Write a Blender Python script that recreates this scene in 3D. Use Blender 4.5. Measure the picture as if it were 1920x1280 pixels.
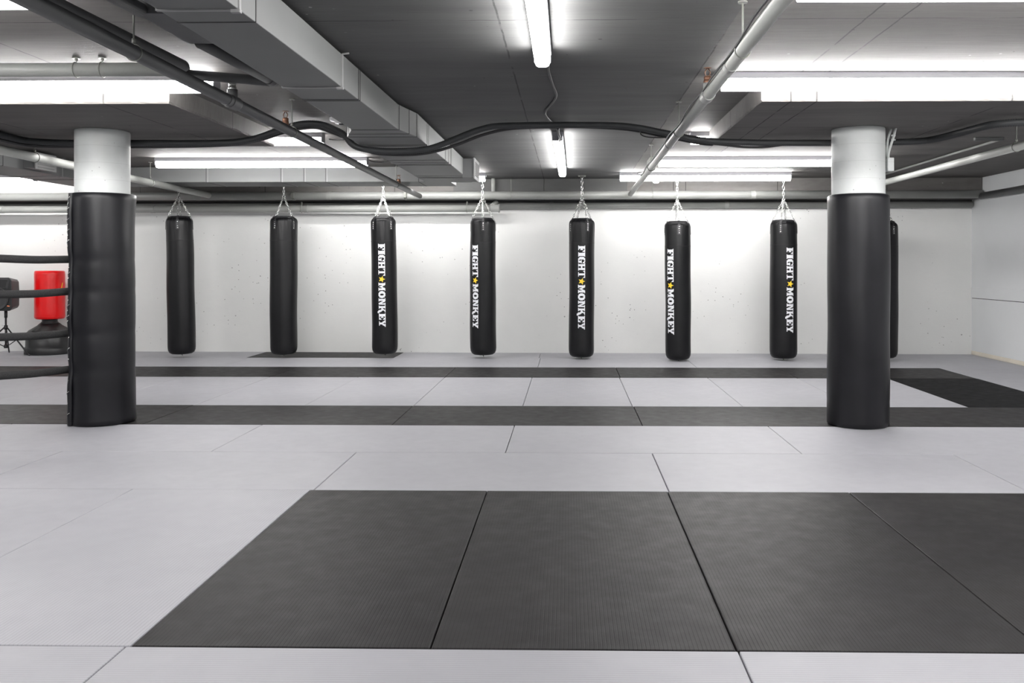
import bpy, bmesh, math, random
from mathutils import Vector, Matrix
random.seed(7)
C = bpy.context.scene.collection
for o in list(bpy.data.objects): bpy.data.objects.remove(o)

# ------------------------------------------------------------------ camera
F = 1660.0; CX = 1035.5; CY = 497.0; YAW = 0.0184; CAMH = 1.26
cam = bpy.data.cameras.new('camera'); co = bpy.data.objects.new('camera', cam); C.objects.link(co)
cam.sensor_width = 36; cam.lens = F/1920*36
cam.shift_x = (960-CX)/1920; cam.shift_y = (CY-640)/1920
co.location = (0, 0, CAMH); co.rotation_euler = (math.pi/2, 0, YAW)
cam.clip_start = 0.05; cam.clip_end = 60
bpy.context.scene.camera = co

# ------------------------------------------------------------------ world, exposure
w = bpy.data.worlds.new('world'); bpy.context.scene.world = w; w.use_nodes = True
w.node_tree.nodes['Background'].inputs[0].default_value = (0.8, 0.85, 0.9, 1)
w.node_tree.nodes['Background'].inputs[1].default_value = 0.02
vs = bpy.context.scene.view_settings
vs.view_transform = 'Standard'; vs.look = 'None'; vs.gamma = 1; vs.use_curve_mapping = False
vs.exposure = 0.0
LAMP = 14.0; LAMP_SIDE = 92.0            # emission of the batten diffusers

def ray(px, py):
    xc = (px-CX)/F; zc = (CY-py)/F; c, s = math.cos(YAW), math.sin(YAW)
    return Vector((xc*c - s, c + xc*s, zc))
def P(px, py, Y):      # point seen at a pixel, standing at depth Y in the room
    d = ray(px, py); t = Y/d.y
    return Vector((d.x*t, Y, CAMH + d.z*t))
def PH(px, py, h):     # point seen at a pixel, at height h in the room
    d = ray(px, py); t = (h-CAMH)/d.z
    return Vector((d.x*t, d.y*t, h))

# ------------------------------------------------------------------ materials
def lin(c):
    return tuple((v/12.92 if v <= .04045 else ((v+.055)/1.055)**2.4) for v in c)
class NT:
    def __init__(s, name):
        s.m = bpy.data.materials.new(name); s.m.use_nodes = True
        s.n = s.m.node_tree.nodes; s.l = s.m.node_tree.links
        s.b = s.n['Principled BSDF']; s.tc = s.n.new('ShaderNodeTexCoord')
    def node(s, t, **kw):
        n = s.n.new(t)
        for k, v in kw.items():
            if k.startswith('i_'): n.inputs[int(k[2:])].default_value = v
            else: setattr(n, k, v)
        return n
    def link(s, a, b): s.l.new(a, b)
    def math(s, op, a, b=None, c=None):
        n = s.n.new('ShaderNodeMath'); n.operation = op
        for i, v in enumerate((a, b, c)):
            if v is None: continue
            if isinstance(v, (int, float)): n.inputs[i].default_value = v
            else: s.l.new(v, n.inputs[i])
        return n.outputs[0]
    def noise(s, scale, detail=4, rough=.55, stretch=(1,1,1), coord='Object'):
        mp = s.n.new('ShaderNodeMapping'); mp.inputs[3].default_value = stretch
        s.l.new(s.tc.outputs[coord], mp.inputs[0])
        n = s.n.new('ShaderNodeTexNoise'); n.inputs['Scale'].default_value = scale
        n.inputs['Detail'].default_value = detail; n.inputs['Roughness'].default_value = rough
        s.l.new(mp.outputs[0], n.inputs[0]); return n.outputs[0]
    def ramp(s, v, lo, hi, a=0., b=1.):
        n = s.n.new('ShaderNodeMapRange'); n.inputs[1].default_value = lo; n.inputs[2].default_value = hi
        n.inputs[3].default_value = a; n.inputs[4].default_value = b; s.l.new(v, n.inputs[0]); return n.outputs[0]
    def mix(s, f, a, b):
        n = s.n.new('ShaderNodeMix'); n.data_type = 'RGBA'
        if isinstance(f, (int, float)): n.inputs[0].default_value = f
        else: s.l.new(f, n.inputs[0])
        for i, v in ((6, a), (7, b)):
            if isinstance(v, tuple): n.inputs[i].default_value = (*v[:3], 1)
            else: s.l.new(v, n.inputs[i])
        return n.outputs[2]
    def bump(s, h, strength=.3, dist=.01):
        n = s.n.new('ShaderNodeBump'); n.inputs['Strength'].default_value = strength
        n.inputs['Distance'].default_value = dist; s.l.new(h, n.inputs['Height'])
        s.l.new(n.outputs[0], s.b.inputs['Normal'])
    def color(s, v):
        if isinstance(v, tuple): s.b.inputs['Base Color'].default_value = (*v[:3], 1)
        else: s.l.new(v, s.b.inputs['Base Color'])
    def rough(s, v):
        if isinstance(v, (int, float)): s.b.inputs['Roughness'].default_value = v
        else: s.l.new(v, s.b.inputs['Roughness'])

def simple(name, col, rough=.5, metal=0., var=.12, scale=6, bump=0., bscale=60, spec=.5):
    t = NT(name); n = t.noise(scale)
    c2 = tuple(max(0, v*(1-var)) for v in col); c1 = tuple(min(1, v*(1+var)) for v in col)
    t.color(t.mix(t.ramp(n, .3, .7), c2, c1)); t.rough(rough); t.b.inputs['Metallic'].default_value = metal
    t.b.inputs['Specular IOR Level'].default_value = spec
    if bump: t.bump(t.noise(bscale), bump, .004)
    return t.m

def pits(t, scale, size, dens=.5, coord='Object'):
    v = t.n.new('ShaderNodeTexVoronoi'); v.inputs['Scale'].default_value = scale
    t.l.new(t.tc.outputs[coord], v.inputs[0])
    near = t.math('LESS_THAN', v.outputs['Distance'], size)
    sep = t.n.new('ShaderNodeSeparateColor'); t.l.new(v.outputs['Color'], sep.inputs[0])
    pick = t.math('GREATER_THAN', sep.outputs[0], dens)
    clus = t.ramp(t.noise(1.3, 2), .48, .6)
    return t.math('MULTIPLY', t.math('MULTIPLY', near, pick), clus)

def lines_mask(t, xs=(), ys=(), w=.005):
    sep = t.n.new('ShaderNodeSeparateXYZ'); t.l.new(t.tc.outputs['Object'], sep.inputs[0])
    wob = t.ramp(t.noise(9, 3), 0, 1, -.006, .006)
    out = None
    for ax, vals in ((0, xs), (1, ys)):
        p = t.math('ADD', sep.outputs[ax], wob)
        for v in vals:
            m = t.math('LESS_THAN', t.math('ABSOLUTE', t.math('SUBTRACT', p, v)), w)
            out = m if out is None else t.math('MAXIMUM', out, m)
    brk = t.ramp(t.noise(3.1, 5), .38, .5)
    return t.math('MULTIPLY', out, brk)

CG = (.098, .0975, .097)
def ceiling_mat():
    t = NT('grey painted board-marked concrete')
    g = t.noise(2.2, 6, .6, (.35, 2.2, 1)); f = t.noise(14, 5, .65, (.3, 5, 1))
    painted = t.mix(t.ramp(g, .3, .7), (.072, .073, .073), (.100, .100, .099))
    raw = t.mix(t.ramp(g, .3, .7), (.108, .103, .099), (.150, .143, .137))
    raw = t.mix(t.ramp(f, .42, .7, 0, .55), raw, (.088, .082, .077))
    painted = t.mix(t.ramp(f, .5, .75, 0, .35), painted, (.062, .062, .062))
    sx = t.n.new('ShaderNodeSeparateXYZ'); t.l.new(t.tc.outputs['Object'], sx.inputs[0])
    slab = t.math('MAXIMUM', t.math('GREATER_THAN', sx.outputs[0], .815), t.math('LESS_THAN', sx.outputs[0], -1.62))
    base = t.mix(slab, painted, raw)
    ln = lines_mask(t, xs=(-6.1, -4.3, -3.1, -2.45, -.345, .815, 1.46, 1.63, 2.9, 4.4), ys=(1.9, 4.37, 6.95, 9.3, 11.72), w=.005)
    base = t.mix(t.math('MULTIPLY', ln, .85), base, (.018, .018, .018))
    pt = t.math('MAXIMUM', pits(t, 6, .06, .6), t.math('MAXIMUM', pits(t, 15, .10, .8), pits(t, 3.1, .035, .3))); base = t.mix(t.math('MULTIPLY', pt, .8), base, (.02, .02, .02))
    ch = t.math('MULTIPLY', pits(t, 19, .16, .93), t.ramp(t.noise(2.7, 2), .5, .55)); base = t.mix(t.math('MULTIPLY', ch, .7), base, (.34, .34, .33))
    t.color(base); t.rough(.7); t.b.inputs['Specular IOR Level'].default_value = .25
    t.bump(t.math('ADD', f, t.math('MULTIPLY', ln, -1.5)), .35, .006)
    return t.m
M = {}
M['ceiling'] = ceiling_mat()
def wall_mat():
    t = NT('white painted pitted concrete wall')
    g = t.noise(.9, 5, .6); base = t.mix(t.ramp(g, .3, .7), (.67, .675, .665), (.735, .737, .722))
    pt = t.math('MAXIMUM', t.math('MAXIMUM', pits(t, 5, .05, .45), pits(t, 10, .08, .6)), pits(t, 19, .13, .7))
    base = t.mix(t.math('MULTIPLY', pt, .75), base, (.17, .17, .165))
    sep = t.n.new('ShaderNodeSeparateXYZ'); t.l.new(t.tc.outputs['Object'], sep.inputs[0])
    edge = t.math('ADD', sep.outputs[2], t.ramp(t.noise(5, 3), 0, 1, -.006, .006))
    up = t.math('GREATER_THAN', edge, 2.115)
    base = t.mix(up, base, CG)
    t.color(base); t.rough(.6); t.bump(t.math('ADD', t.noise(5, 6, .6, (1, 1, 2)), t.math('MULTIPLY', pt, -1.)), .22, .012)
    return t.m
M['wall'] = wall_mat()
M['plaster'] = simple('smooth white wall board', (.76, .775, .785), .45, var=.03, scale=1.2, bump=.05, bscale=20)
M['cream'] = simple('cream skirting paint', (.78, .72, .62), .5, var=.05)
def column_mat():
    t = NT('pale grey painted concrete column'); g = t.noise(3, 5)
    base = t.mix(t.ramp(g, .3, .7), (.52, .54, .53), (.59, .605, .60))
    pt = t.math('MAXIMUM', pits(t, 26, .12, .6), pits(t, 11, .05, .5))
    base = t.mix(t.math('MULTIPLY', pt, .75), base, (.08, .08, .08))
    sep = t.n.new('ShaderNodeSeparateXYZ'); t.l.new(t.tc.outputs['Object'], sep.inputs[0])
    ring = t.math('LESS_THAN', t.math('ABSOLUTE', t.math('SUBTRACT', t.math('FRACT', t.math('MULTIPLY', sep.outputs[2], 7.5)), .5)), .012)
    base = t.mix(t.math('MULTIPLY', ring, .25), base, (.25, .25, .25))
    t.color(base); t.rough(.55); t.bump(t.math('ADD', t.noise(30, 4), t.math('MULTIPLY', pt, -1)), .25, .004)
    return t.m
M['column'] = column_mat()
M['pipe'] = simple('grey painted pipe, shade included', (.075, .076, .078), .5, var=.08, scale=3, bump=.05, bscale=30)  # pipe_mid paint darkened: shade on the long left pipe put into the colour
M['pipe_pale'] = simple('pale grey painted pipe', (.40, .41, .39), .4, var=.05, scale=3)
M['pipe_mid'] = simple('mid grey painted pipe', (.24, .245, .235), .42, var=.08, scale=3)  # dark pipe's paint with lamplight on the long right pipe put in
M['duct'] = simple('grey painted sheet metal', (.16, .163, .163), .5, var=.06, scale=1.5, bump=.12, bscale=3, spec=.2)
M['seam'] = simple('dark joint line', (.03, .03, .03), .6)
M['flange'] = simple('painted duct flange', (.24, .24, .24), .4)
M['conduit'] = simple('dark corrugated conduit', (.040, .042, .044), .5, var=.1, spec=.3)
M['cable'] = simple('dark cable', (.03, .03, .032), .5, spec=.3)
M['steel'] = simple('zinc plated steel', (.75, .76, .74), .25, 1., .1)
M['painted_steel'] = simple('painted hanger steel', (.17, .175, .16), .45)
M['brass'] = simple('old copper fitting', (.16, .08, .05), .5, .6)
M['housing'] = simple('light fitting housing', (.30, .30, .32), .45, var=.03)
M['red_bulb'] = simple('red glass bulb', (.8, .02, .02), .15)
M['vinyl'] = simple('black vinyl', (.0085, .0085, .0105), .36, var=.2, scale=5, bump=.12, bscale=9, spec=.3)
M['leather'] = simple('black bag leather', (.0065, .0065, .0075), .36, var=.25, scale=6, bump=.25, bscale=11, spec=.27)
M['leather_tab'] = simple('black strap leather', (.02, .02, .022), .4)
M['thread'] = simple('seam thread', (.004, .004, .004), .7)
M['white_print'] = simple('white print', (.80, .81, .84), .5, var=.05, scale=30)
M['yellow_print'] = simple('yellow print', (.85, .60, .03), .5, var=.05, scale=30)
M['foam'] = simple('black rope foam', (.022, .022, .023), .75, var=.4, scale=140, bump=.8, bscale=160)
M['red'] = simple('glossy red vinyl', (.78, .004, .006), .28, var=.05)
M['plastic'] = simple('black plastic', (.018, .018, .019), .38, var=.15)
M['plastic_matte'] = simple('matte dark grey plastic', (.04, .04, .042), .6)
M['white_plastic'] = simple('white plastic', (.72, .72, .72), .4, var=.03)
M['orange'] = simple('orange emblem print', (.9, .3, .15), .5)
M['grille'] = simple('grille metal', (.12, .12, .12), .5)

def mat_mat(name, c1, c2, rough, groove=.55, tint=None, spec=.5):
    # object x runs along the mat: fine grooves follow its length
    t = NT(name); n = t.noise(1.7, 5, .6); f = t.noise(9, 4, .6)
    base = t.mix(t.ramp(n, .3, .72), c1, c2)
    base = t.mix(t.ramp(f, .5, .8, 0, .25), base, tint or c1)
    oi = t.n.new('ShaderNodeObjectInfo'); base = t.mix(t.math('MULTIPLY', oi.outputs['Random'], .35 if c1[0] < .1 else .06), base, tuple(v*.35 for v in c1))
    sep = t.n.new('ShaderNodeSeparateXYZ'); t.l.new(t.tc.outputs['Object'], sep.inputs[0])
    fr = t.math('FRACT', t.math('MULTIPLY', sep.outputs[1], 70.))
    tri = t.math('ABSOLUTE', t.math('SUBTRACT', fr, .5))
    g = t.ramp(tri, 0.03, .14, 1., 0.)
    base = t.mix(t.math('MULTIPLY', g, groove), base, tuple(v*.25 for v in c1))
    t.b.inputs['Specular IOR Level'].default_value = spec
    t.color(base); t.rough(t.ramp(f, .3, .7, rough-.05, rough+.06))
    t.bump(t.math('MULTIPLY', g, -1), .25, .002)
    return t.m
M['mat_light'] = mat_mat('light grey ridged mat', (.425, .424, .458), (.465, .464, .495), .5, .26)
M['mat_dark'] = mat_mat('charcoal ridged mat', (.017, .0155, .017), (.036, .0335, .0335), .49, .8, (.05, .046, .043), .17)
M['mat_black'] = mat_mat('black mat', (.004, .004, .005), (.006, .006, .007), .6, .3, None, .12)
M['floor'] = simple('screed floor', (.30, .30, .32), .6)
t = NT('lamp diffuser'); t.b.inputs['Base Color'].default_value = (.9, .9, .9, 1)
t.b.inputs['Emission Color'].default_value = (1, .985, .975, 1); t.b.inputs['Emission Strength'].default_value = LAMP
M['glow'] = t.m
t = NT('lamp diffuser side'); t.b.inputs['Base Color'].default_value = (.9, .9, .9, 1)
t.b.inputs['Emission Color'].default_value = (1, .985, .975, 1); t.b.inputs['Emission Strength'].default_value = LAMP_SIDE
M['glow_side'] = t.m

# ------------------------------------------------------------------ mesh helpers
def add_box(bm, x0, x1, y0, y1, z0, z1, mat=0, rot=None):
    vs_ = [bm.verts.new((x, y, z)) for x in (x0, x1) for y in (y0, y1) for z in (z0, z1)]
    for q in ((0,1,3,2), (4,6,7,5), (0,4,5,1), (2,3,7,6), (0,2,6,4), (1,5,7,3)):
        f = bm.faces.new([vs_[i] for i in q]); f.material_index = mat
    return vs_
def catmull(pts, n):
    pts = [Vector(p) for p in pts]; out = []
    for i in range(len(pts)-1):
        p0 = pts[max(i-1, 0)]; p1 = pts[i]; p2 = pts[i+1]; p3 = pts[min(i+2, len(pts)-1)]
        for k in range(n):
            u = k/n
            out.append(.5*((2*p1)+(p2-p0)*u+(2*p0-5*p1+4*p2-p3)*u*u+(3*p1-p0-3*p2+p3)*u**3))
    out.append(pts[-1]); return out
def add_tube(bm, pts, r, seg=12, caps=True, closed=False, mat=0):
    pts = [Vector(p) for p in pts]; n = len(pts); rings = []
    up = None
    for i in range(n):
        if closed: d = pts[(i+1) % n]-pts[i-1]
        elif i == 0: d = pts[1]-pts[0]
        elif i == n-1: d = pts[-1]-pts[-2]
        else: d = (pts[i+1]-pts[i]).normalized()+(pts[i]-pts[i-1]).normalized()
        d.normalize()
        if up is None:
            a = Vector((0,0,1)) if abs(d.z) < .9 else Vector((1,0,0)); up = (a-d*a.dot(d)).normalized()
        else:
            up = (up-d*up.dot(d)).normalized()
        s_ = d.cross(up); rr = r(i/(n-1), i) if callable(r) else r
        rings.append([bm.verts.new(pts[i]+(up*math.cos(2*math.pi*k/seg)+s_*math.sin(2*math.pi*k/seg))*rr) for k in range(seg)])
    m = n if closed else n-1
    for i in range(m):
        a, b = rings[i], rings[(i+1) % n]
        for k in range(seg):
            f = bm.faces.new((a[k], a[(k+1) % seg], b[(k+1) % seg], b[k])); f.smooth = True; f.material_index = mat
    if caps and not closed:
        f = bm.faces.new(rings[0]); f.material_index = mat
        f = bm.faces.new(rings[-1][::-1]); f.material_index = mat
def add_lathe(bm, prof, seg=32, fn=None, c=(0,0,0), smooth=True):
    # prof: list of (radius, z); fn(theta, z, r) -> r
    rings = []
    for r, z in prof:
        if r < 1e-5: rings.append([bm.verts.new((c[0], c[1], c[2]+z))])
        else:
            L = []
            for k in range(seg):
                th = 2*math.pi*k/seg; rr = fn(th, z, r) if fn else r
                L.append(bm.verts.new((c[0]+rr*math.cos(th), c[1]+rr*math.sin(th), c[2]+z)))
            rings.append(L)
    for a, b in zip(rings, rings[1:]):
        for k in range(seg):
            k2 = (k+1) % seg
            if len(a) == 1 and len(b) == 1: continue
            if len(a) == 1: f = bm.faces.new((a[0], b[k2], b[k]))
            elif len(b) == 1: f = bm.faces.new((a[k], a[k2], b[0]))
            else: f = bm.faces.new((a[k], a[k2], b[k2], b[k]))
            f.smooth = smooth
    if len(rings[0]) > 1: bm.faces.new(rings[0][::-1])
    if len(rings[-1]) > 1: bm.faces.new(rings[-1])
def obj(name, bm, mats, parent=None, bevel=0, seg=2):
    bmesh.ops.recalc_face_normals(bm, faces=bm.faces)
    me = bpy.data.meshes.new(name); bm.to_mesh(me); bm.free()
    if not isinstance(mats, (list, tuple)): mats = [mats]
    for m in mats: me.materials.append(M[m])
    o = bpy.data.objects.new(name, me); C.objects.link(o)
    if parent: o.parent = parent
    if bevel:
        b = o.modifiers.new('bevel', 'BEVEL'); b.width = bevel; b.segments = seg; b.limit_method = 'ANGLE'
    return o
def tag(o, label, cat, group=None, kind=None):
    if label: o['label'] = label
    if cat: o['category'] = cat
    if group: o['group'] = group
    if kind: o['kind'] = kind
    return o
def thing(name, label, cat, loc=(0,0,0), rotz=0, group=None):
    o = bpy.data.objects.new(name, None); C.objects.link(o); o.empty_display_size = .1
    o.location = loc; o.rotation_euler = (0, 0, rotz); return tag(o, label, cat, group)
def struct(name, bm, m, bevel=0):
    o = obj(name, bm, m, bevel=bevel); o['kind'] = 'structure'; return o
def copy_tree(o, parent=None):
    c = o.copy(); C.objects.link(c); c.parent = parent
    if parent: c.matrix_parent_inverse = o.matrix_parent_inverse
    for ch in list(o.children): copy_tree(ch, c)
    return c
NB = bmesh.new

# ------------------------------------------------------------------ structure
HC = 2.47
def wally(x): return 12.725 - .0175*x
bm = NB(); add_box(bm, -10.2, 5.9, -4.2, 13.2, -.12, -.035); struct('floor', bm, 'floor')
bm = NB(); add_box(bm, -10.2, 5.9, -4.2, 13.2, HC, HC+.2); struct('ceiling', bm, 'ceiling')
def skew_box(bm, x0, x1, d0, d1, z0, z1, n=1):
    vs_ = [bm.verts.new((x, wally(x)+d, z)) for x in (x0, x1) for d in (d0, d1) for z in (z0, z1)]
    for q in ((0,1,3,2), (4,6,7,5), (0,4,5,1), (2,3,7,6), (0,2,6,4), (1,5,7,3)): bm.faces.new([vs_[i] for i in q])
bm = NB(); skew_box(bm, -10.0, 5.70, 0, .2, -.04, HC); struct('wall_back', bm, 'wall')
bm = NB(); add_box(bm, 5.70, 5.9, -4, 13.2, -.04, HC); struct('wall_right', bm, 'plaster')
bm = NB(); add_box(bm, -10.2, -10.0, -4, 13.2, -.04, HC); struct('wall_left', bm, 'plaster')
bm = NB(); add_box(bm, -10.2, 5.9, -4.2, -4.0, -.04, HC); struct('wall_rear', bm, 'plaster')
# downstand beam along the back wall
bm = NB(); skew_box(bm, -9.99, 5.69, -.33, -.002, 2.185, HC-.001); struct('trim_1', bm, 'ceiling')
bm = NB(); skew_box(bm, -9.99, -6.5, -.36, -.331, 2.262, HC-.001); struct('trim_4', bm, 'plaster')  # white board added to match the bright lamp-lit stretch of beam
# panel strip and skirting on the right wall
bm = NB(); add_box(bm, 5.688, 5.70, 4, wally(5.7)-.01, .80, .95); struct('trim_2', bm, 'plaster', .003)
bm = NB(); add_box(bm, 5.689, 5.70, 4, wally(5.7)-.01, 0, .055); struct('baseboard_right', bm, 'cream', .003)
bm = NB(); add_box(bm, 5.6985, 5.70, 4, wally(5.7)-.01, .792, .80); struct('trim_3', bm, 'seam')

# drop panels over the columns
COLL = PH(191, 238, 2.335); 
colL = Vector((-3.745, 7.05)); colR = Vector((P(1609, 400, 7.05).x, 7.05))
HP = 2.335
def drop_panel(x0, x1, y0, y1):
    bm = NB(); rnd = random.Random(3)
    n = 40
    def edge(a, b): return [(a[0]+(b[0]-a[0])*i/n, a[1]+(b[1]-a[1])*i/n) for i in range(n)]
    c = [(x0,y0), (x1,y0), (x1,y1), (x0,y1)]
    loop = sum((edge(c[i], c[(i+1) % 4]) for i in range(4)), [])
    top = [bm.verts.new((x, y, HC+.001)) for x, y in loop]
    mid = [bm.verts.new((x, y, HP+.012+rnd.uniform(-.003, .003))) for x, y in loop]
    low = [bm.verts.new((x+(.006+rnd.uniform(-.003,.004))*(1 if x < (x0+x1)/2 else -1), y+(.006+rnd.uniform(-.003,.004))*(1 if y < (y0+y1)/2 else -1), HP)) for x, y in loop]
    for a, b in ((top, mid), (mid, low)):
        for i in range(len(loop)):
            j = (i+1) % len(loop); bm.faces.new((a[i], a[j], b[j], b[i]))
    bm.faces.new(low)
    return bm
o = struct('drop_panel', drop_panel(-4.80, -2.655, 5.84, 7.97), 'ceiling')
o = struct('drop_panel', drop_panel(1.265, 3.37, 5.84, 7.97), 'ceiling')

# ------------------------------------------------------------------ floor mats
ORD = ['first','second','third','fourth','fifth','sixth','seventh','eighth','ninth','tenth','eleventh','twelfth','thirteenth','fourteenth']
def mat_obj(x0, x1, y0, y1, m, label):
    along_x = (x1-x0) >= (y1-y0)*1.05
    g = .0025
    a, b = ((x1-x0)/2-g, (y1-y0)/2-g) if along_x else ((y1-y0)/2-g, (x1-x0)/2-g)
    bm = NB(); add_box(bm, -a, a, -b, b, -.035, 0)
    o = obj('floor_mat', bm, m, bevel=.004, seg=2)
    o.location = ((x0+x1)/2, (y0+y1)/2, random.uniform(-.0006, .0006)); 
    if not along_x: o.rotation_euler.z = math.pi/2
    tag(o, label, 'mat', 'interlocking floor mats'); return o
COLN = {'mat_light': 'light grey', 'mat_dark': 'charcoal', 'mat_black': 'black'}
YR = [1.90, 2.905, 4.945, 5.945, 6.955, 7.925, 9.93, 10.93, 12.0]
rows = [
 (YR[0], YR[1], [-3.45,-1.465,.555,2.55], 'LLL'),
 (YR[1], YR[2], [-3.47,-2.455,-1.45,-.455,.55,1.555,2.56], 'LLDDDD'),
 (YR[2], YR[3], [-5.43,-3.43,-1.43,.56,2.56,4.56], 'LLLLL'),
 (YR[3], YR[4], [-6.42,-4.42,-2.42,-.425,1.56,3.56,5.56], 'LLLLLL'),
 (YR[4], YR[5], [-5.40,-3.38,-1.395,.58,2.57,4.57], 'DDDDD'),
 (YR[5], YR[6], [-6.36,-5.36,-4.36,-3.37,-2.37,-1.39,-.41,.57,1.555,2.55,3.55,4.55,5.685], 'LLLLLLLLLLBL'),
 (YR[6], YR[7], [-7.36,-5.36,-3.36,-1.39,.58,2.56,4.54,5.685], 'DDDDDDL'),
 (YR[7], YR[8], [-8.33,-6.33,-4.34,-2.36,-.38,1.58,3.56,5.685], 'LLLLLLL'),
]
ROWN = ['nearest row', 'second row from the front', 'third row from the front', 'fourth row from the front', 'fifth row from the front',
        'sixth row from the front', 'seventh row from the front', 'eighth row from the front']
K = {'L':'mat_light', 'D':'mat_dark', 'B':'mat_black'}
for r, (y0, y1, xs, kinds) in enumerate(rows):
    # only mats that the frame shows count in the labels
    vis = []
    for i, k in enumerate(kinds):
        vis.append((i, k))
    for j, (i, k) in enumerate(vis):
        lab = f"{COLN[K[k]]} floor mat, {ORD[j]} from the left in the {ROWN[r]}"
        if k == 'B': lab = 'black smooth floor mat, darkest of all, on the right beyond the right column'
        mat_obj(xs[i], xs[i+1], y0, y1, K[k], lab)
bx = [(-8.3,-6.35,'L'), (-6.35,-4.4,'L'), (-4.4,-2.385,'D'), (-2.385,-.4,'L'), (-.4,1.58,'L'), (1.58,3.56,'L'), (3.56,5.685,'L')]
for j, (x0, x1, k) in enumerate(bx):
    lab = f"light grey floor mat, {ORD[j]} from the left in the row against the back wall"
    if k == 'D': lab = 'charcoal floor mat, the only dark one in the row against the back wall'
    bm = NB(); a = (x1-x0)/2-.003; xc = (x0+x1)/2
    vs_ = []
    for x in (-a, a):
        for y in (YR[8]+.003, wally(xc+x)-.004):
            for z in (-.035, 0): vs_.append(bm.verts.new((x, y-12.35, z)))
    for q in ((0,1,3,2), (4,6,7,5), (0,4,5,1), (2,3,7,6), (0,2,6,4), (1,5,7,3)): bm.faces.new([vs_[i] for i in q])
    o = obj('floor_mat', bm, K[k], bevel=.004); o.location = (xc, 12.35, 0); tag(o, lab, 'mat', 'interlocking floor mats')

# ------------------------------------------------------------------ ceiling lights
def ceiling_light(p0, p1, label, group='LED battens on the ceiling', wdt=.085):
    a = Vector(p0); b = Vector(p1); c = (a+b)/2; L = (b-a).length; ang = math.atan2(b.y-a.y, b.x-a.x)
    t = thing('ceiling_light', label, 'ceiling light', (c.x, c.y, HC), ang, group)
    h = wdt/2
    bm = NB(); add_box(bm, -L/2, L/2, -h-.006, h+.006, -.042, -.001); obj('housing', bm, 'housing', t, .003)
    # diffuser: a tray with rounded lower corners
    bm = NB(); prof = [(-h, -.043), (-h, -.085), (-h+.008, -.103), (-h+.02, -.11), (h-.02, -.11), (h-.008, -.103), (h, -.085), (h, -.043)]
    r = [[bm.verts.new((x, y, z)) for y, z in prof] for x in (-L/2+.012, L/2-.012)]
    for i in range(len(prof)-1):
        f = bm.faces.new((r[0][i], r[0][i+1], r[1][i+1], r[1][i])); f.material_index = 1 if i in (0, len(prof)-2) else 0
    bm.faces.new(r[0]); bm.faces.new(r[1][::-1]); bm.faces.new((r[0][0], r[1][0], r[1][-1], r[0][-1]))
    obj('diffuser', bm, ['glow', 'glow_side'], t)
    for s in (-1, 1):
        bm = NB(); x = s*(L/2-.006); add_box(bm, x-.006, x+.006, -h-.004, h+.004, -.085, -.0415); obj('end_cap', bm, 'housing', t, .002)
    return t
X = lambda px, Y, py=400: P(px, py, Y).x
ceiling_light((-.14, 1.95, 0), (-.145, 4.93, 0), 'white batten light running away from the camera, nearer one in the middle')
ceiling_light((-.10, 8.0, 0), (-.075, 11.05, 0), 'white batten light running away from the camera, farther one in the middle')
ceiling_light((.955, 5.60, 0), (3.36, 5.64, 0), 'wide batten light in front of the drop panel over the right column')
ceiling_light((.945, 3.70, 0), (3.35, 3.73, 0), 'batten light cut off by the top right edge')
ceiling_light((-4.6, 3.75, 0), (-2.30, 3.75, 0), 'batten light cut off at the top left corner')
ceiling_light((-4.64, 5.60, 0), (-2.235, 5.60, 0), 'wide batten light in front of the drop panel over the left column')
ceiling_light((-4.64, 8.095, 0), (-2.25, 8.095, 0), 'batten light just behind the left drop panel, crossed by the conduit')
ceiling_light((1.105, 8.095, 0), (3.3, 8.095, 0), 'batten light just behind the right drop panel, mostly hidden by the conduit')
ceiling_light((X(293, 9.92), 9.92, 0), (X(690, 9.92), 9.92, 0), 'long batten light above the cross duct, left of the middle')
ceiling_light((X(1233, 9.92), 9.92, 0), (3.40, 9.92, 0), 'batten light running behind the top of the right column')
ceiling_light((X(1161, 11.6), 11.6, 0), (X(1483, 11.6), 11.6, 0), 'farthest batten light, above the two printed bags right of centre')
ceiling_light((-3.3, 11.62, 0), (X(911, 11.62), 11.62, 0), 'farthest batten light, its end showing past the big duct')
ceiling_light((-9.3, 11.75, 0), (-7.15, 11.75, 0), 'batten light at the far left edge by the back wall')
# the same fittings go on over the rest of the gym (outside the frame)
ceiling_light((-.14, -2.0, 0), (-.14, 1.0, 0), 'batten light above and behind the camera, centre line')
for x0, x1, y, s in ((.95, 3.35, 1.5, 'right of the camera'), (-4.6, -2.2, 1.5, 'left of the camera'), (.95, 3.35, -1.2, 'behind the camera, right'),
                     (-4.6, -2.2, -1.2, 'behind the camera, left'), (-9.3, -6.95, 8.17, 'in the far left bay, middle'), (-9.3, -6.95, 4.6, 'in the far left bay, near'),
                     (3.9, 5.4, 3.7, 'in the right bay, near'), (3.9, 5.4, 5.62, 'in the right bay, middle')):
    ceiling_light((x0, y, 0), (x1, y, 0), 'batten light out of frame, ' + s)

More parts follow.
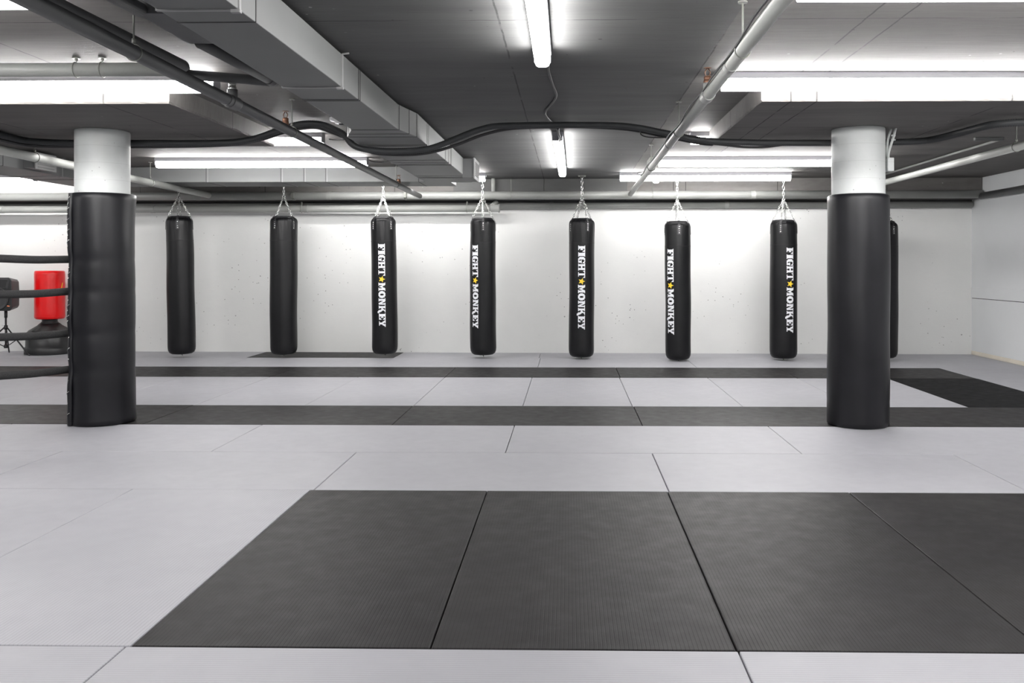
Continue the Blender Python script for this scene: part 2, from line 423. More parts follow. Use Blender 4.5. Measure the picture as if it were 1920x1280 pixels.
# ------------------------------------------------------------------ columns and pads
def column(c, label):
    bm = NB(); add_lathe(bm, [(.203, 0), (.203, 2.25), (.203, 2.325), (.199, HP+.002)], 56)
    o = obj('concrete_column', bm, 'column'); o.location = (c[0], c[1], 0); tag(o, label, 'column', 'round concrete columns')
column(colL, 'round pale concrete column on the left, ring ropes meeting its padding')
column(colR, 'round pale concrete column on the right, with junction box near its top')
camdir = lambda c: math.atan2(-c[1], -c[0])
def pad(c, rr, top, label, name='column_pad', left=False):
    th0 = camdir(c)
    t = thing(name, label, 'pad', (c[0], c[1], 0), 0, 'black pads wrapped round the columns')
    ropez = (1.30, 1.055, .725, .44)
    def fn(th, z, r):
        d = .003*math.sin(3*th+z*2.1)+.002*math.sin(7*z+2*th)
        if left:
            a = (th-th0+math.pi) % (2*math.pi)-math.pi   # <0: camera left
            for rz in ropez: d -= .006*math.exp(-((z-rz)/.035)**2)*(1 if a < -.2 else .35)
            d += .005*math.exp(-((z-.02)/.05)**2)
            d += .014*max(0, (z-1.55)/.28)**2*math.exp(-((a-1.3)/.5)**2)
        else:
            d -= .004*math.exp(-((z-.19)/.02)**2)*(1 if th < th0 else .3)
        return r+d
    n = 60; prof = [(.208, .002), (rr-.012, .002), (rr, .014)]
    prof += [(rr, .014+(top-.03)*i/n) for i in range(1, n)] + [(rr-.002, top-.014), (rr-.012, top-.003), (rr-.02, top), (.208, top-.002)]
    bm = NB(); add_lathe(bm, prof, 72, fn); obj('cover', bm, 'vinyl', t)
    return t, th0, ropez
padR, _, _ = pad(colR, .236, 1.815, 'black padding round the lower part of the right column')
padL, th0, ropez = pad(colL, .239, 1.83, 'black padding with laced edge round the left column', left=True)
# laced flap on the left pad, on the side the ropes come from
tf = th0 - 1.18
def flap_pt(dth, z, off): 
    w_ = .010*math.sin(z*9)+.006*math.sin(z*23+1)
    for rz in ropez: w_ -= .012*math.exp(-((z-rz)/.05)**2)
    r = .241+off+w_*.4; th = tf+dth+w_*.6
    return Vector((r*math.cos(th), r*math.sin(th), z))
bm = NB(); n = 90; rings = []
for i in range(n+1):
    z = .004+1.82*i/n
    rings.append([bm.verts.new(flap_pt(a, z, o_)) for a, o_ in ((-.16, 0), (-.16, .012), (0, .022), (.10, .016), (.10, 0))])
for a, b in zip(rings, rings[1:]):
    for k in range(4):
        f = bm.faces.new((a[k], a[k+1], b[k+1], b[k])); f.smooth = True
obj('lacing_flap', bm, 'vinyl', padL)
bm = NB(); k = 0
z = .08
while z < 1.80:
    if min(abs(z-rz) for rz in ropez) > .05:
        s = 1 if k % 2 else -1
        add_tube(bm, [flap_pt(-.05+s*.035, z, .018), flap_pt(0, z+.012, .0235), flap_pt(.05-s*.035, z+.028, .019)], .0024, 5)
    z += .042 if z > .75 else .085; k += 1
obj('lacing', bm, 'steel', padL)

# ring ropes
for i, (ya, yb, rz) in enumerate(((486, 484.5, ropez[0]), (546, 552, ropez[1]), (624, 632, ropez[2]), (692, 704.5, ropez[3]))):
    a = P(131, ya, 6.98); b = P(0, yb, 6.55); m_ = P(66, (ya+yb)/2 + 1.5, 6.74)
    a2 = a + (Vector((colL.x, colL.y, a.z))-a).normalized()*.05
    c_ = b + (b-m_)*1.6 + Vector((0, 0, -.0)); d_ = c_ + (c_-b)*1.5
    bm = NB(); add_tube(bm, catmull([a2, a, m_, b, c_, d_], 12), .030, 20)
    o = obj('ring_rope', bm, 'foam')
    tag(o, ['topmost', 'second highest', 'third highest', 'lowest'][i]+' black foam covered boxing ring rope meeting the left column', 'rope', 'boxing ring ropes')

# ------------------------------------------------------------------ punching bags
G = {}
G['F'] = "##########|.####..###|.####...##|.####.#..#|.######...|.######...|.####.#...|.####.....|.####.....|#######..."
G['I'] = "#######|.#####.|.#####.|.#####.|.#####.|.#####.|.#####.|.#####.|.#####.|#######"
G['G'] = "..######.#|.####..###|####....##|####.....#|####......|####.#####|####..###.|####..###.|.####.###.|..#######."
G['H'] = "#####.#####|.###...###.|.###...###.|.###...###.|.#########.|.#########.|.###...###.|.###...###.|.###...###.|#####.#####"
G['T'] = "###########|##..###..##|#...###...#|....###....|....###....|....###....|....###....|....###....|....###....|..#######.."
G['M'] = "####.....####|.####...####.|.####...####.|.#####.#####.|.###########.|.###.###.###.|.###.###.###.|.###..#..###.|.###..#..###.|#####...#####"
G['O'] = "...#####...|.#########.|.####.####.|####...####|####...####|####...####|####...####|.####.####.|.#########.|...#####..."
G['N'] = "#####..####|.#####..##.|.#####..##.|.######.##.|.###.##.##.|.###.#####.|.###..####.|.###..####.|.###...###.|#####..###."
G['K'] = "#####.#####|.###...##..|.###..##...|.###.###...|.#######...|.########..|.###..####.|.###...###.|.###...####|#####..####|........####|.........###"
G['E'] = "##########|.####..###|.####...##|.####.#..#|.######...|.######...|.####.#..#|.####...##|.####..###|##########"
G['Y'] = "#####.#####|.###...###.|..###.###..|..###.###..|...#####...|....###....|....###....|....###....|....###....|..#######.."
def bag_r(z, R):   # z measured from the bottom, 0..1.85
    return R
def body_fn(seed, R, wrinkle):
    rr = random.Random(seed); ph = [rr.uniform(0, 6) for _ in range(6)]
    def fn(th, z, r):
        d = .0035*math.sin(2*th+ph[0]+z*1.3)+.002*math.sin(3*th+ph[1]-z*3)+.0025*math.sin(z*7+ph[2])*math.sin(th+ph[3])
        top = max(0, (z-1.50)/.34)
        d += wrinkle*top*.5*(.004*math.sin(17*th+ph[4])+.003*math.sin(29*th+z*22+ph[5])) if top else 0
        for k in range(4):      # pulled in at the straps
            a = (th-SA[k]+math.pi) % (2*math.pi)-math.pi
            d -= top*.008*math.exp(-(a/.25)**2)
        if z < .14: d += .002*math.sin(36*th)*(1-z/.14)
        return r+d
    return fn
SA = [math.radians(a) for a in (-90, 0, 90, 180)]
def link(bm, p, d, n, L=.036, W=.020, wr=.0033):
    d = d.normalized(); n = (n-d*n.dot(d)).normalized(); s = d.cross(n)
    pts = []
    for k in range(12):
        a = 2*math.pi*k/12; ca, sa = math.cos(a), math.sin(a)
        pts.append(p+d*(ca*W/2+(L-W)/2*(1 if ca > 0 else -1 if ca < -1e-6 else 0))+n*sa*W/2)
    add_tube(bm, pts, wr, 6, closed=True)
def chain(bm, a, b, L=.036, W=.020, wr=.0033):
    a, b = Vector(a), Vector(b); d = b-a; step = L-2*wr-.003; n = max(1, round(d.length/step))
    ax = Vector((0, 1, 0)) if abs(d.normalized().y) < .9 else Vector((1,0,0))
    s1 = d.normalized().cross(ax); s2 = d.normalized().cross(s1)
    for i in range(n):
        link(bm, a+d*(i+.5)/n, d, s1 if i % 2 else s2, L, W, wr)
def text_verts(bm, R, rf, th_c, z_top, cell, cap_rows, word, tail=0):
    z = z_top
    for ch in word:
        g = G[ch].split('|'); wdt = max(len(r_) for r_ in g)
        for ri, row in enumerate(g):
            c = 0
            while c < len(row):
                if row[c] == '#':
                    e = c
                    while e < len(row) and row[e] == '#': e += 1
                    u0 = (cap_rows/2-ri)*cell*1.06; u1 = (cap_rows/2-ri-1)*cell*1.06
                    za = z-c*cell; zb = z-e*cell
                    q = [bm.verts.new((rf(th_c+u/R, zz)*math.cos(th_c+u/R), rf(th_c+u/R, zz)*math.sin(th_c+u/R), zz)) for u, zz in ((u0, za), (u1, za), (u1, zb), (u0, zb))]
                    bm.faces.new(q); c = e
                else: c += 1
        z -= (wdt+.35)*cell
    return z
def make_bag(R, H, text_deg, strap_deg, seed, label, wrinkle=1., hang=.30, ring_gap=.27):
    global SA
    t = thing('punching_bag', label, 'punching bag', (0, 0, 0), 0, 'heavy bags hanging along the back wall')
    SA = [math.radians(strap_deg+k*90-90) for k in range(4)]
    fn = body_fn(seed, R, wrinkle)
    prof = [(0, 0), (R*.45, .001), (R*.72, .008), (R*.88, .028), (R*.965, .06), (R*.995, .10), (R, .14)]
    n = 60; z0, z1 = .14, H-.10
    prof += [(R, z0+(z1-z0)*i/n) for i in range(1, n+1)]
    prof += [(R*.995, H-.075), (R*.97, H-.055), (R*.90, H-.035), (R*.80, H-.022)]
    bm = NB(); add_lathe(bm, prof, 96, fn); 
    obj('body', bm, 'leather', t)
    # stuffed top under the drawn-in rim
    bm = NB(); add_lathe(bm, [(R*.84, H-.050), (R*.80, H-.012), (R*.66, H-.002), (R*.4, H-.006), (0, H-.008)], 40, lambda th, z, r: r*(1+.02*math.sin(9*th+seed)))
    obj('top_cover', bm, 'leather_tab', t)
    def rim(z, off):   # radius of the body surface
        return lambda th: fn(th, z, R)+off
    bm = NB(); zz = H-.335
    add_tube(bm, [((fn(2*math.pi*k/64, zz, R)+.0005)*math.cos(2*math.pi*k/64), (fn(2*math.pi*k/64, zz, R)+.0005)*math.sin(2*math.pi*k/64), zz) for k in range(64)], .0022, 5, closed=True)
    obj('seam', bm, 'thread', t)
    bm = NB(); add_tube(bm, [(0, 0, .004), (0, 0, -.012)], .006, 8); add_tube(bm, [(0, .0, -.01), (.006, 0, -.022)], .003, 6)
    obj('bottom_toggle', bm, 'leather_tab', t)
    apex = Vector((0, 0, H+ring_gap))
    for k in range(4):
        a = SA[k]; ca, sa = math.cos(a), math.sin(a); r0 = fn(a, H-.15, R)
        bm = NB(); wv = .021; rings = []
        path = [(fn(a, H-.185, R)+.001, H-.185), (fn(a, H-.14, R)+.0015, H-.14), (fn(a, H-.10, R)+.0015, H-.10), (fn(a, H-.08, R)+.001, H-.08), (fn(a, H-.055, R*.97)+.003, H-.052), (fn(a, H-.035, R*.90)+.003, H-.030), (R*.80, H-.008), (R*.78, H+.004)]
        for (rr, z) in path:
            wv2 = wv*(1 if z < H-.06 else .65)
            L = []
            for s, o_ in ((-1, 0), (-1, .004), (1, .004), (1, 0)):
                x = (rr+o_); L.append(bm.verts.new((x*ca-s*wv2*sa, x*sa+s*wv2*ca, z)))
            rings.append(L)
        for p, q in zip(rings, rings[1:]):
            for j in range(4): bm.faces.new((p[j], p[(j+1) % 4], q[(j+1) % 4], q[j]))
        bm.faces.new(rings[0]); bm.faces.new(rings[-1])
        st = obj('strap', bm, 'leather_tab', t, .001, 1)
        for j in range(4):
            bm = NB(); z = H-.165+j*.027; rr = fn(a, z, R)+.0045
            add_lathe(bm, [(.0085, 0), (.0085, .001), (.006, .004), (0, .005)], 10)
            rv = obj('rivet', bm, 'steel', st)
            rv.matrix_local = Matrix.Translation((rr*ca, rr*sa, z)) @ Matrix.Rotation(a, 4, 'Z') @ Matrix.Rotation(math.pi/2, 4, 'Y')
        bm = NB(); chain(bm, (R*.80*ca, R*.80*sa, H-.004), apex+Vector((ca*.008, sa*.008, -.01)))
        obj('chain', bm, 'steel', t)
    bm = NB(); add_tube(bm, [apex+Vector((.018*math.cos(k*math.pi/8), 0, .018*math.sin(k*math.pi/8)-.004)) for k in range(16)], .004, 6, closed=True)
    obj('ring', bm, 'steel', t)
    top = apex.z+hang
    bm = NB(); chain(bm, apex+Vector((0, 0, .008)), (0, 0, top-.03), L=.052, W=.026, wr=.0042)
    obj('hanging_chain', bm, 'steel', t)
    bm = NB(); add_box(bm, -.055, .055, -.03, .03, top-.008, top); add_tube(bm, [(-.018, 0, top-.006), (-.016, 0, top-.035), (0, 0, top-.048), (.016, 0, top-.035), (.018, 0, top-.006)], .005, 8)
    for s in (-1, 1): add_tube(bm, [(s*.038, 0, top-.008), (s*.038, 0, top-.02)], .008, 6)
    obj('ceiling_mount', bm, 'painted_steel' if seed % 2 else 'steel', t)
    if text_deg is not None:
        th = math.radians(text_deg)-math.pi/2; cell = 1.135/(10+7+10+11+11+13+11+11+12+10+11+9+.35*10+3.5)
        RR = R; rf = lambda a_, z_: fn(a_, z_, R)+.0028; zt = H-.372
        bm = NB(); ze = text_verts(bm, RR, rf, th, zt, cell, 10, 'FIGHT'); bm2 = NB(); z2 = text_verts(bm2, RR, rf, th, ze-10.3*cell, cell, 10, 'MONKEY')
        for b_ in (bm, bm2):
            o = obj('lettering', b_, 'white_print', t); o['label'] = 'white vertical lettering'
            sm = o.modifiers.new('thick', 'SOLIDIFY'); sm.thickness = .001
        bm = NB(); cz = ze-5*cell
        r_ = rf(th, cz)+.001; ctr = bm.verts.new((r_*math.cos(th), r_*math.sin(th), cz)); pv = []
        for k in range(10):
            a = k*math.pi/5; q = (.046 if k % 2 == 0 else .021)
            u = q*math.cos(a); v = q*math.sin(a)
            r_ = rf(th+u/RR, cz+v)+.001; pv.append(bm.verts.new((r_*math.cos(th+u/RR), r_*math.sin(th+u/RR), cz+v)))
        for k in range(10): bm.faces.new((ctr, pv[k], pv[(k+1) % 10]))
        o = obj('star', bm, 'yellow_print', t); o['label'] = 'yellow five pointed star'
    return t
bags = [
 (336, 405, 663.5, 12.0, .176, None, -8, 341.5, 'plain black heavy bag, leftmost, hanging beside the left column'),
 (532, 405, 664, 12.0, .178, None, -42, 532, 'plain black heavy bag, second from the left, above the dark mat by the wall'),
 (719, 406, 663, 12.0, .170, -11, 35, 722, 'black heavy bag with white lettering, first lettered one from the left'),
 (905, 408, 665, 12.0, .174, -37, 2, 906, 'black heavy bag with lettering turned to its left edge, left of centre'),
 (1091, 409, 669, 11.95, .173, 0, 28, 1090, 'black heavy bag with lettering dead centre and creased top, middle of the room'),
 (1270, 414, 674, 11.72, .170, -33, 8, 1272, 'black scuffed heavy bag with lettering on its left half, right of centre'),
 (1469, 412, 671.5, 11.82, .176, 28, -12, 1469, 'black heavy bag with lettering on its right half, beside the right column'),
 (1656, 414, 671, 11.75, .183, None, 45, 1656, 'black heavy bag almost hidden behind the right column'),
]
for i, (px, yt, yb, Y, R, td, sd, pxb, lab) in enumerate(bags):
    pt = P(px, yt, Y); pb = P(pxb, yb, Y); H = (pt-pb).length
    view = math.degrees(math.atan2(pt.x, Y))            # turn so that angles count from the line of sight
    apz = H+.27
    t = make_bag(R, H, None if td is None else td-view*0 - view, sd-view, i+1, lab, 1.6 if i == 4 else .8, hang=max(.1, HC-.001-(pb.z+H+.27)))
    t.location = (pb.x, Y, pb.z)
    ang = math.atan2(pt.x-pb.x, pt.z-pb.z)
    t.rotation_euler = (0, ang, 0)
    if abs(ang) > .004:     # keep the hanging point straight above the ring
        apx = pb.x+math.sin(ang)*(H+.27+.3)
# small scuffs on the sixth bag are part of its leather

# ------------------------------------------------------------------ pipes
def pipe(name, pts, r, m, label, cat='pipe', group='pipes under the ceiling', couplings=(), hangers=(), seg=20):
    t = thing(name, label, cat, (0,0,0), 0, group)
    bm = NB(); add_tube(bm, pts, r, seg); obj('run', bm, m, t)
    a, b = Vector(pts[0]), Vector(pts[-1]); d = (b-a)
    for u in couplings:
        c = a+d*u; e = d.normalized()
        bm = NB(); add_tube(bm, [c-e*.03, c-e*.028, c+e*.028, c+e*.03], r+.004, seg); obj('coupling', bm, m, t)
    for hy in hangers:
        u = (hy-a.y)/d.y if abs(d.y) > 1 else hy
        c = a+d*u; e = d.normalized(); s = e.cross(Vector((0,0,1))).normalized(); zt = HC-.002-c.z
        bm = NB(); n = 20
        add_tube(bm, [c+Vector((0,0,1))*(r+.004)*math.cos(2*math.pi*k/n)+s*(r+.004)*math.sin(2*math.pi*k/n) for k in range(n)], .0035, 6, closed=True)
        if zt > r+.03:
            add_tube(bm, [c+Vector((0,0,r+.004)), c+Vector((0,0,zt))], .0045, 8)
            add_tube(bm, [c+Vector((0,0,r+.01)), c+Vector((0,0,r+.03))], .010, 6)
            add_tube(bm, [c+Vector((0,0,zt-.008)), c+Vector((0,0,zt))], .022, 12)
        obj('hanger', bm, 'painted_steel', t)
    return t
def sprinkler(parent, c, r, red=False):
    bm = NB(); z = c.z+r
    top = HC-.03
    add_lathe(bm, [(.024, -.01), (.024, .018), (.020, .02), (.022, .026), (.022, .04), (.012, .045)], 14, c=(c.x, c.y, z))
    add_tube(bm, [(c.x-.010, c.y, z+.045), (c.x-.016, c.y, z+.065), (c.x-.003, c.y, z+.088)], .003, 6)
    add_tube(bm, [(c.x+.010, c.y, z+.045), (c.x+.016, c.y, z+.065), (c.x+.003, c.y, z+.088)], .003, 6)
    add_lathe(bm, [(.0, .086), (.022, .088), (.022, .091), (0, .092)], 14, c=(c.x, c.y, z), smooth=False)
    s = obj('sprinkler_head', bm, 'steel' if red else 'brass', parent)
    if red:
        bm = NB(); add_tube(bm, [(c.x, c.y, z+.046), (c.x, c.y, z+.082)], .004, 8); obj('bulb', bm, 'red_bulb', s)

p1a = PH(54, 0, CAMH+.975); p1b = P(787, 367.5, 12.2)
p1s = p1a+(p1a-p1b)*.12
t = pipe('sprinkler_pipe', [p1s, p1b], .034, 'pipe', 'long dark pipe running from the top left corner to the back wall', couplings=(.3,), hangers=(4.02, 6.4, 10.45))
c = PH(433, 190, CAMH+.975); f_ = (c.y-p1s.y)/(p1b.y-p1s.y); c = p1s.lerp(p1b, f_)
bm = NB(); e = (p1b-p1s).normalized(); add_tube(bm, [c-e*.06, c-e*.055, c+e*.055, c+e*.06], .041, 20); add_tube(bm, [c, c+Vector((0,0,.075))], .03, 16); obj('tee', bm, 'pipe', t)
sprinkler(t, c+Vector((0,0,.04)), .034, True)
c2 = p1s.lerp(p1b, (10.62-p1s.y)/(p1b.y-p1s.y)); sprinkler(t, c2, .034)
c3 = p1s.lerp(p1b, (6.25-p1s.y)/(p1b.y-p1s.y)); sprinkler(t, c3, .034)

# second pipe, ends in an elbow that drops to the cross pipe
p2b = PH(345, 124, CAMH+1.085); p2a = PH(90, 0, CAMH+1.085); p2s = p2a+(p2a-p2b)*.5
y3 = 5.10
t = pipe('water_pipe', [p2s, p2b-Vector((0,.04,0)), p2b-Vector((0,.015,0)), p2b+Vector((-.003,.0,0)), p2b+Vector((-.02,.02,0))], .031, 'pipe', 'shorter dark pipe above the long one at top left, ending in an elbow')
bm = NB(); add_tube(bm, [p2b+Vector((-.01,.0,0)), p2b+Vector((-.075,.065,.003)), p2b+Vector((-.15, y3-.045-p2b.y,.02))], .026, 16); obj('elbow', bm, 'pipe_mid', t)
p3z = P(100, 131, y3).z
x_end = P(335, 135, y3).x
t = pipe('cross_pipe', [(-5.4, y3, p3z), (x_end+.05, y3, p3z)], .040, 'pipe_mid', 'thick pale pipe running across above the left batten light', hangers=((P(143, 130, y3).x+5.4)/(x_end+5.45), (P(192, 130, y3).x+5.4)/(x_end+5.45)))
p4e = P(514, 153, 5.14); 
t = pipe('drain_pipe', [(x_end+.04, y3, p3z-.03), (p4e.x, 5.14, p4e.z)], .029, 'pipe', 'thin dark pipe crossing from the pale pipe to the big duct')
p4s = PH(228, 0, p4e.z); p4s = p4s+(p4s-p4e)*.4
def on4(y): return p4s.lerp(p4e, (y-p4s.y)/(p4e.y-p4s.y))
pipe('drain_pipe', [on4(4.225), p4e], .031, 'pipe', 'dark pipe running close beside the left edge of the big duct', couplings=(.93,))
pipe('drain_pipe', [p4s, on4(3.685)], .031, 'pipe', 'short end of dark pipe at the top edge, entering a grey box')
q = on4(3.9)
bm = NB(); add_box(bm, q.x-.034, -1.625, 3.70, 4.21, CAMH+1.06, HC-.004); o = obj('pipe_box', bm, 'pipe', bevel=.003)  # shade on the box is put into the dark pipe colour
tag(o, 'grey metal box on the ceiling between two dark pipes, beside the big duct', 'box')

p5e = P(1182, 364, 12.2); p5a = PH(1466, 0, CAMH+.985); p5s = p5a+(p5a-p5e)*.12
t = pipe('sprinkler_pipe', [p5s, p5e], .0325, 'pipe_mid', 'long grey pipe running from the top right towards the middle of the back wall', couplings=(.05, .215, .5), hangers=(4.07, 6.55, 8.9))
for (px, py) in ((1318, 178),):
    cc = PH(px, py, CAMH+.985); cc = p5s.lerp(p5e, (cc.y-p5s.y)/(p5e.y-p5s.y))
    bm = NB(); e = (p5e-p5s).normalized(); add_tube(bm, [cc-e*.055, cc-e*.05, cc+e*.05, cc+e*.055], .0395, 20); add_tube(bm, [cc, cc+Vector((0,0,.07))], .026, 16); obj('tee', bm, 'pipe_mid', t)
    sprinkler(t, cc+Vector((0,0,.035)), .0325)
bm = NB(); pts = []
for k in range(60):
    u = .10+.72*k/59; q = p5s.lerp(p5e, u); pts.append(q+Vector((-.040-.006*math.sin(k*.7), 0, .012+.006*math.sin(k*.45))))
add_tube(bm, pts, .005, 6); obj('cable', bm, 'cable', t)

p6e = P(391, 366, 12.15); p6a = P(0, 281, 7.38); p6s = p6a+(p6a-p6e)*.3
pipe('sprinkler_pipe', [p6s, p6e], .040, 'pipe_pale', 'pale pipe passing behind the top of the left column', couplings=(), hangers=(10.3, 7.9))
p7e = P(1566, 367, 12.2); p7a = P(1920, 272, 7.08); p7s = p7a+(p7a-p7e)*.3
pipe('sprinkler_pipe', [p7s, p7e], .033, 'pipe_pale', 'pale pipe at the upper right running behind the right column', hangers=(7.2, 10.4))
a = PH(1675, 322, HC-.018); b = PH(1877, 261, HC-.018)
bm = NB(); add_tube(bm, [a+Vector((0,.5,0)), a, b], .012, 10); o = obj('ceiling_conduit', bm, 'pipe_mid')
tag(o, 'thin straight conduit on the ceiling above the pale pipe at right', 'conduit')
bm = NB(); add_box(bm, b.x-.25, b.x+.02, b.y-.02, b.y+.03, HC-.03, HC-.001); o = obj('ceiling_box', bm, 'conduit', bevel=.003)  # dark slab added for the shadow beside the conduit, not a fitting
tag(o, 'dark flat box added as shadow on the ceiling at the end of the thin conduit', 'junction box')

def yb(x, d): return wally(x)-d
def wallpipe(x0, x1, d, z): return [(x0, yb(x0, d), z), ((x0+x1)/2, yb((x0+x1)/2, d), z), (x1, yb(x1, d), z)]
z9 = P(1000, 365.5, 12.28).z
t = pipe('wall_pipe', wallpipe(-9.9, 5.66, .40, z9), .056, 'pipe_mid', 'thickest of the pipes along the back wall, uppermost', group='pipes along the back wall', couplings=(.42, .3, .2, .8))
for px in (757, 1225, 957, 543):
    q = P(px, 372, 12.2); bm = NB(); n = 20
    if px in (757, 543):
        for dx in (-.012, 0, .012): add_tube(bm, [(q.x+dx, yb(q.x, .40)+.06*math.cos(2*math.pi*k/n), z9+.06*math.sin(2*math.pi*k/n)) for k in range(n)], .006, 6, closed=True)
        add_box(bm, q.x-.018, q.x+.018, yb(q.x, .49), yb(q.x, .45), z9-.03, z9+.04)
    else:
        add_tube(bm, [(q.x, yb(q.x, .40)+.058*math.cos(2*math.pi*k/n), z9+.058*math.sin(2*math.pi*k/n)) for k in range(n)], .003, 6, closed=True)
        add_tube(bm, [(q.x, yb(q.x, .40), z9+.058), (q.x, yb(q.x, .40), HC)], .004, 6)
    obj('clamp', bm, 'painted_steel', t)
z10 = P(800, 390, 12.35).z; xe = P(936, 390, 12.35).x
t = pipe('wall_pipe', wallpipe(-9.9, xe-.11, .30, z10), .050, 'pipe_mid', 'middle pipe along the left part of the back wall, ending in a capped fitting', group='pipes along the back wall', couplings=(.2, .45, .7))
bm = NB(); add_tube(bm, [(xe-.13, yb(xe-.1, .30), z10), (xe-.02, yb(xe, .30), z10), (xe-.019, yb(xe, .30), z10), (xe, yb(xe, .30), z10)], lambda u, i: (.053, .053, .060, .060)[i], 20)
add_tube(bm, [(xe-.14, yb(xe, .30), z10+.01), (xe-.05, yb(xe, .22), z10+.10)], .032, 14); obj('end_fitting', bm, 'pipe_mid', t)
for px in (873, 558):
    q = P(px, 390, 12.3); bm = NB(); n = 20
    add_tube(bm, [(q.x, yb(q.x, .30)+.054*math.cos(2*math.pi*k/n), z10+.054*math.sin(2*math.pi*k/n)) for k in range(n)], .004, 6, closed=True)
    add_tube(bm, [(q.x, yb(q.x, .30), z10+.05), (q.x, yb(q.x, .30), z10+.1)], .012, 6); obj('clamp', bm, 'painted_steel', t)
z11 = P(1200, 384.5, 12.55).z
pipe('wall_pipe', wallpipe(-9.9, 5.67, .075, z11), .045, 'pipe_mid', 'lowest slim pipe along the right part of the back wall', group='pipes along the back wall', couplings=(.62, .78, .9))
q = P(925, 345, 12.36); bm = NB(); add_tube(bm, [(q.x, yb(q.x, .40), z9+.05), (q.x, yb(q.x, .40), HC-.002)], .028, 14); o = obj('riser_pipe', bm, 'pipe_mid')
tag(o, 'short vertical pipe rising from the top back wall pipe, right of the big duct', 'pipe')
# pipe along the right wall
pipe('wall_pipe', [(5.64, yb(5.64, .41), 2.205), (5.61, 9.5, 2.205), (5.61, 5, 2.205)], .046, 'pipe', 'dark pipe running along the top of the right wall', group='pipes along the back wall')

# ------------------------------------------------------------------ conduits
def zig(pxs, Y):       # the ends of the run turn towards the camera, clear of the drop panels
    return [P(a, b, Y-(0 if 40 < a < 1745 else min(1.0, (40-a)*.008 if a <= 40 else (a-1745)*.0075))) for a, b in pxs]
path = [(-60, 232), (0, 252), (55, 264), (137, 268), (245, 268), (400, 268), (468, 262), (520, 245), (562, 233), (600, 233), (640, 249), (660, 270), (678, 278.5), (705, 282), (740, 283.5), (790, 281), (820, 274), (855, 260), (903, 242), (950, 235.5), (1100, 234), (1180, 237), (1250, 250), (1320, 263), (1400, 267), (1556, 268), (1690, 266), (1745, 262), (1800, 249), (1860, 234), (1930, 229), (2000, 229)]
sp = catmull(zig(path, 7.31), 60)
# resample evenly, ribs every 12 mm
def resample(pts, step):
    out = [pts[0]]; acc = 0
    for a, b in zip(pts, pts[1:]):
        L = (b-a).length; d = step-acc
        while d <= L:
            out.append(a.lerp(b, d/L)); d += step
        acc = (acc+L) % step
    return out
rs = resample(sp, .008)
bm = NB(); add_tube(bm, rs, lambda u, i: .0285 if i % 2 else .0240, 12); o = obj('corrugated_conduit', bm, 'conduit')
tag(o, 'thick dark corrugated conduit snaking across the whole room below the ceiling', 'conduit')
path2 = [(-60, 240), (0, 262), (60, 273), (137, 275), (300, 275), (420, 272), (480, 264), (530, 249), (565, 241), (600, 240.5), (645, 258), (690, 284), (745, 290), (800, 287), (855, 272), (905, 253), (960, 241), (1040, 238), (1100, 238), (1180, 243), (1250, 257), (1315, 269), (1340, 271)]
rs = resample(catmull(zig(path2, 7.355), 30), .02)
bm = NB(); add_tube(bm, rs, .013, 8); o = obj('thin_conduit', bm, 'cable')
tag(o, 'thin dark cable strapped under the corrugated conduit', 'cable')
rs = catmull(zig([(1330, 268), (1370, 273), (1400, 276), (1435, 275.5), (1470, 271), (1500, 268)], 7.335), 8)
bm = NB(); add_tube(bm, rs, .010, 8); o = obj('sagging_cable', bm, 'cable'); tag(o, 'short cable sagging below the conduit near the right drop panel', 'cable')
rs = catmull(zig([(1201, 242), (1202, 252), (1215, 257), (1240, 258), (1257, 257), (1290, 260)], 7.335), 8)
bm = NB(); add_tube(bm, rs, .0055, 8); o = obj('looped_cable', bm, 'cable'); tag(o, 'small cable loop hanging under the conduit left of the long grey pipe', 'cable')
# cables of the middle lights
def ccable(pxs, label, h=HC-.008, r=.006):
    q = [PH(a, b, h) for a, b in pxs]; bm = NB(); add_tube(bm, catmull(q, 8), r, 8); o = obj('light_cable', bm, 'cable'); tag(o, label, 'cable', 'cables feeding the lights'); return o
ccable([(1027, 118), (1029, 135), (1036, 158), (1043, 178), (1036, 192), (1023, 208), (1024, 218), (1036, 231)], 'zigzag cable from the nearer middle batten light to the conduit', r=.009)
bm = NB(); add_tube(bm, catmull([P(1046, 240, 7.32), P(1047, 250, 7.6), P(1050, 258, 7.85), P(1049, 264, 8.0)], 8), .012, 8); o = obj('light_cable', bm, 'cable')
tag(o, 'short cable from the conduit to the farther middle batten light', 'cable', 'cables feeding the lights')
ccable([(690, 300), (700, 303), (720, 304), (738, 301), (750, 301)], 'cable leaving the right end of the long left batten light')
ccable([(617, 261), (628, 262), (645, 262), (665, 264)], 'cable leaving the batten light behind the left drop panel')
ccable([(1163, 326), (1185, 326), (1205, 323), (1215, 318), (1222, 312), (1224, 304), (1222, 303)], 'cable bundle joining the two far right batten lights', h=HC-.013, r=.009)
bm = NB(); q = PH(1224, 301, HC-.02); add_box(bm, q.x-.05, q.x+.05, q.y-.2, q.y+.2, HC-.045, HC-.001); o = obj('ceiling_box', bm, 'painted_steel', bevel=.004)
tag(o, 'small junction box on the ceiling where the far cables meet', 'junction box')

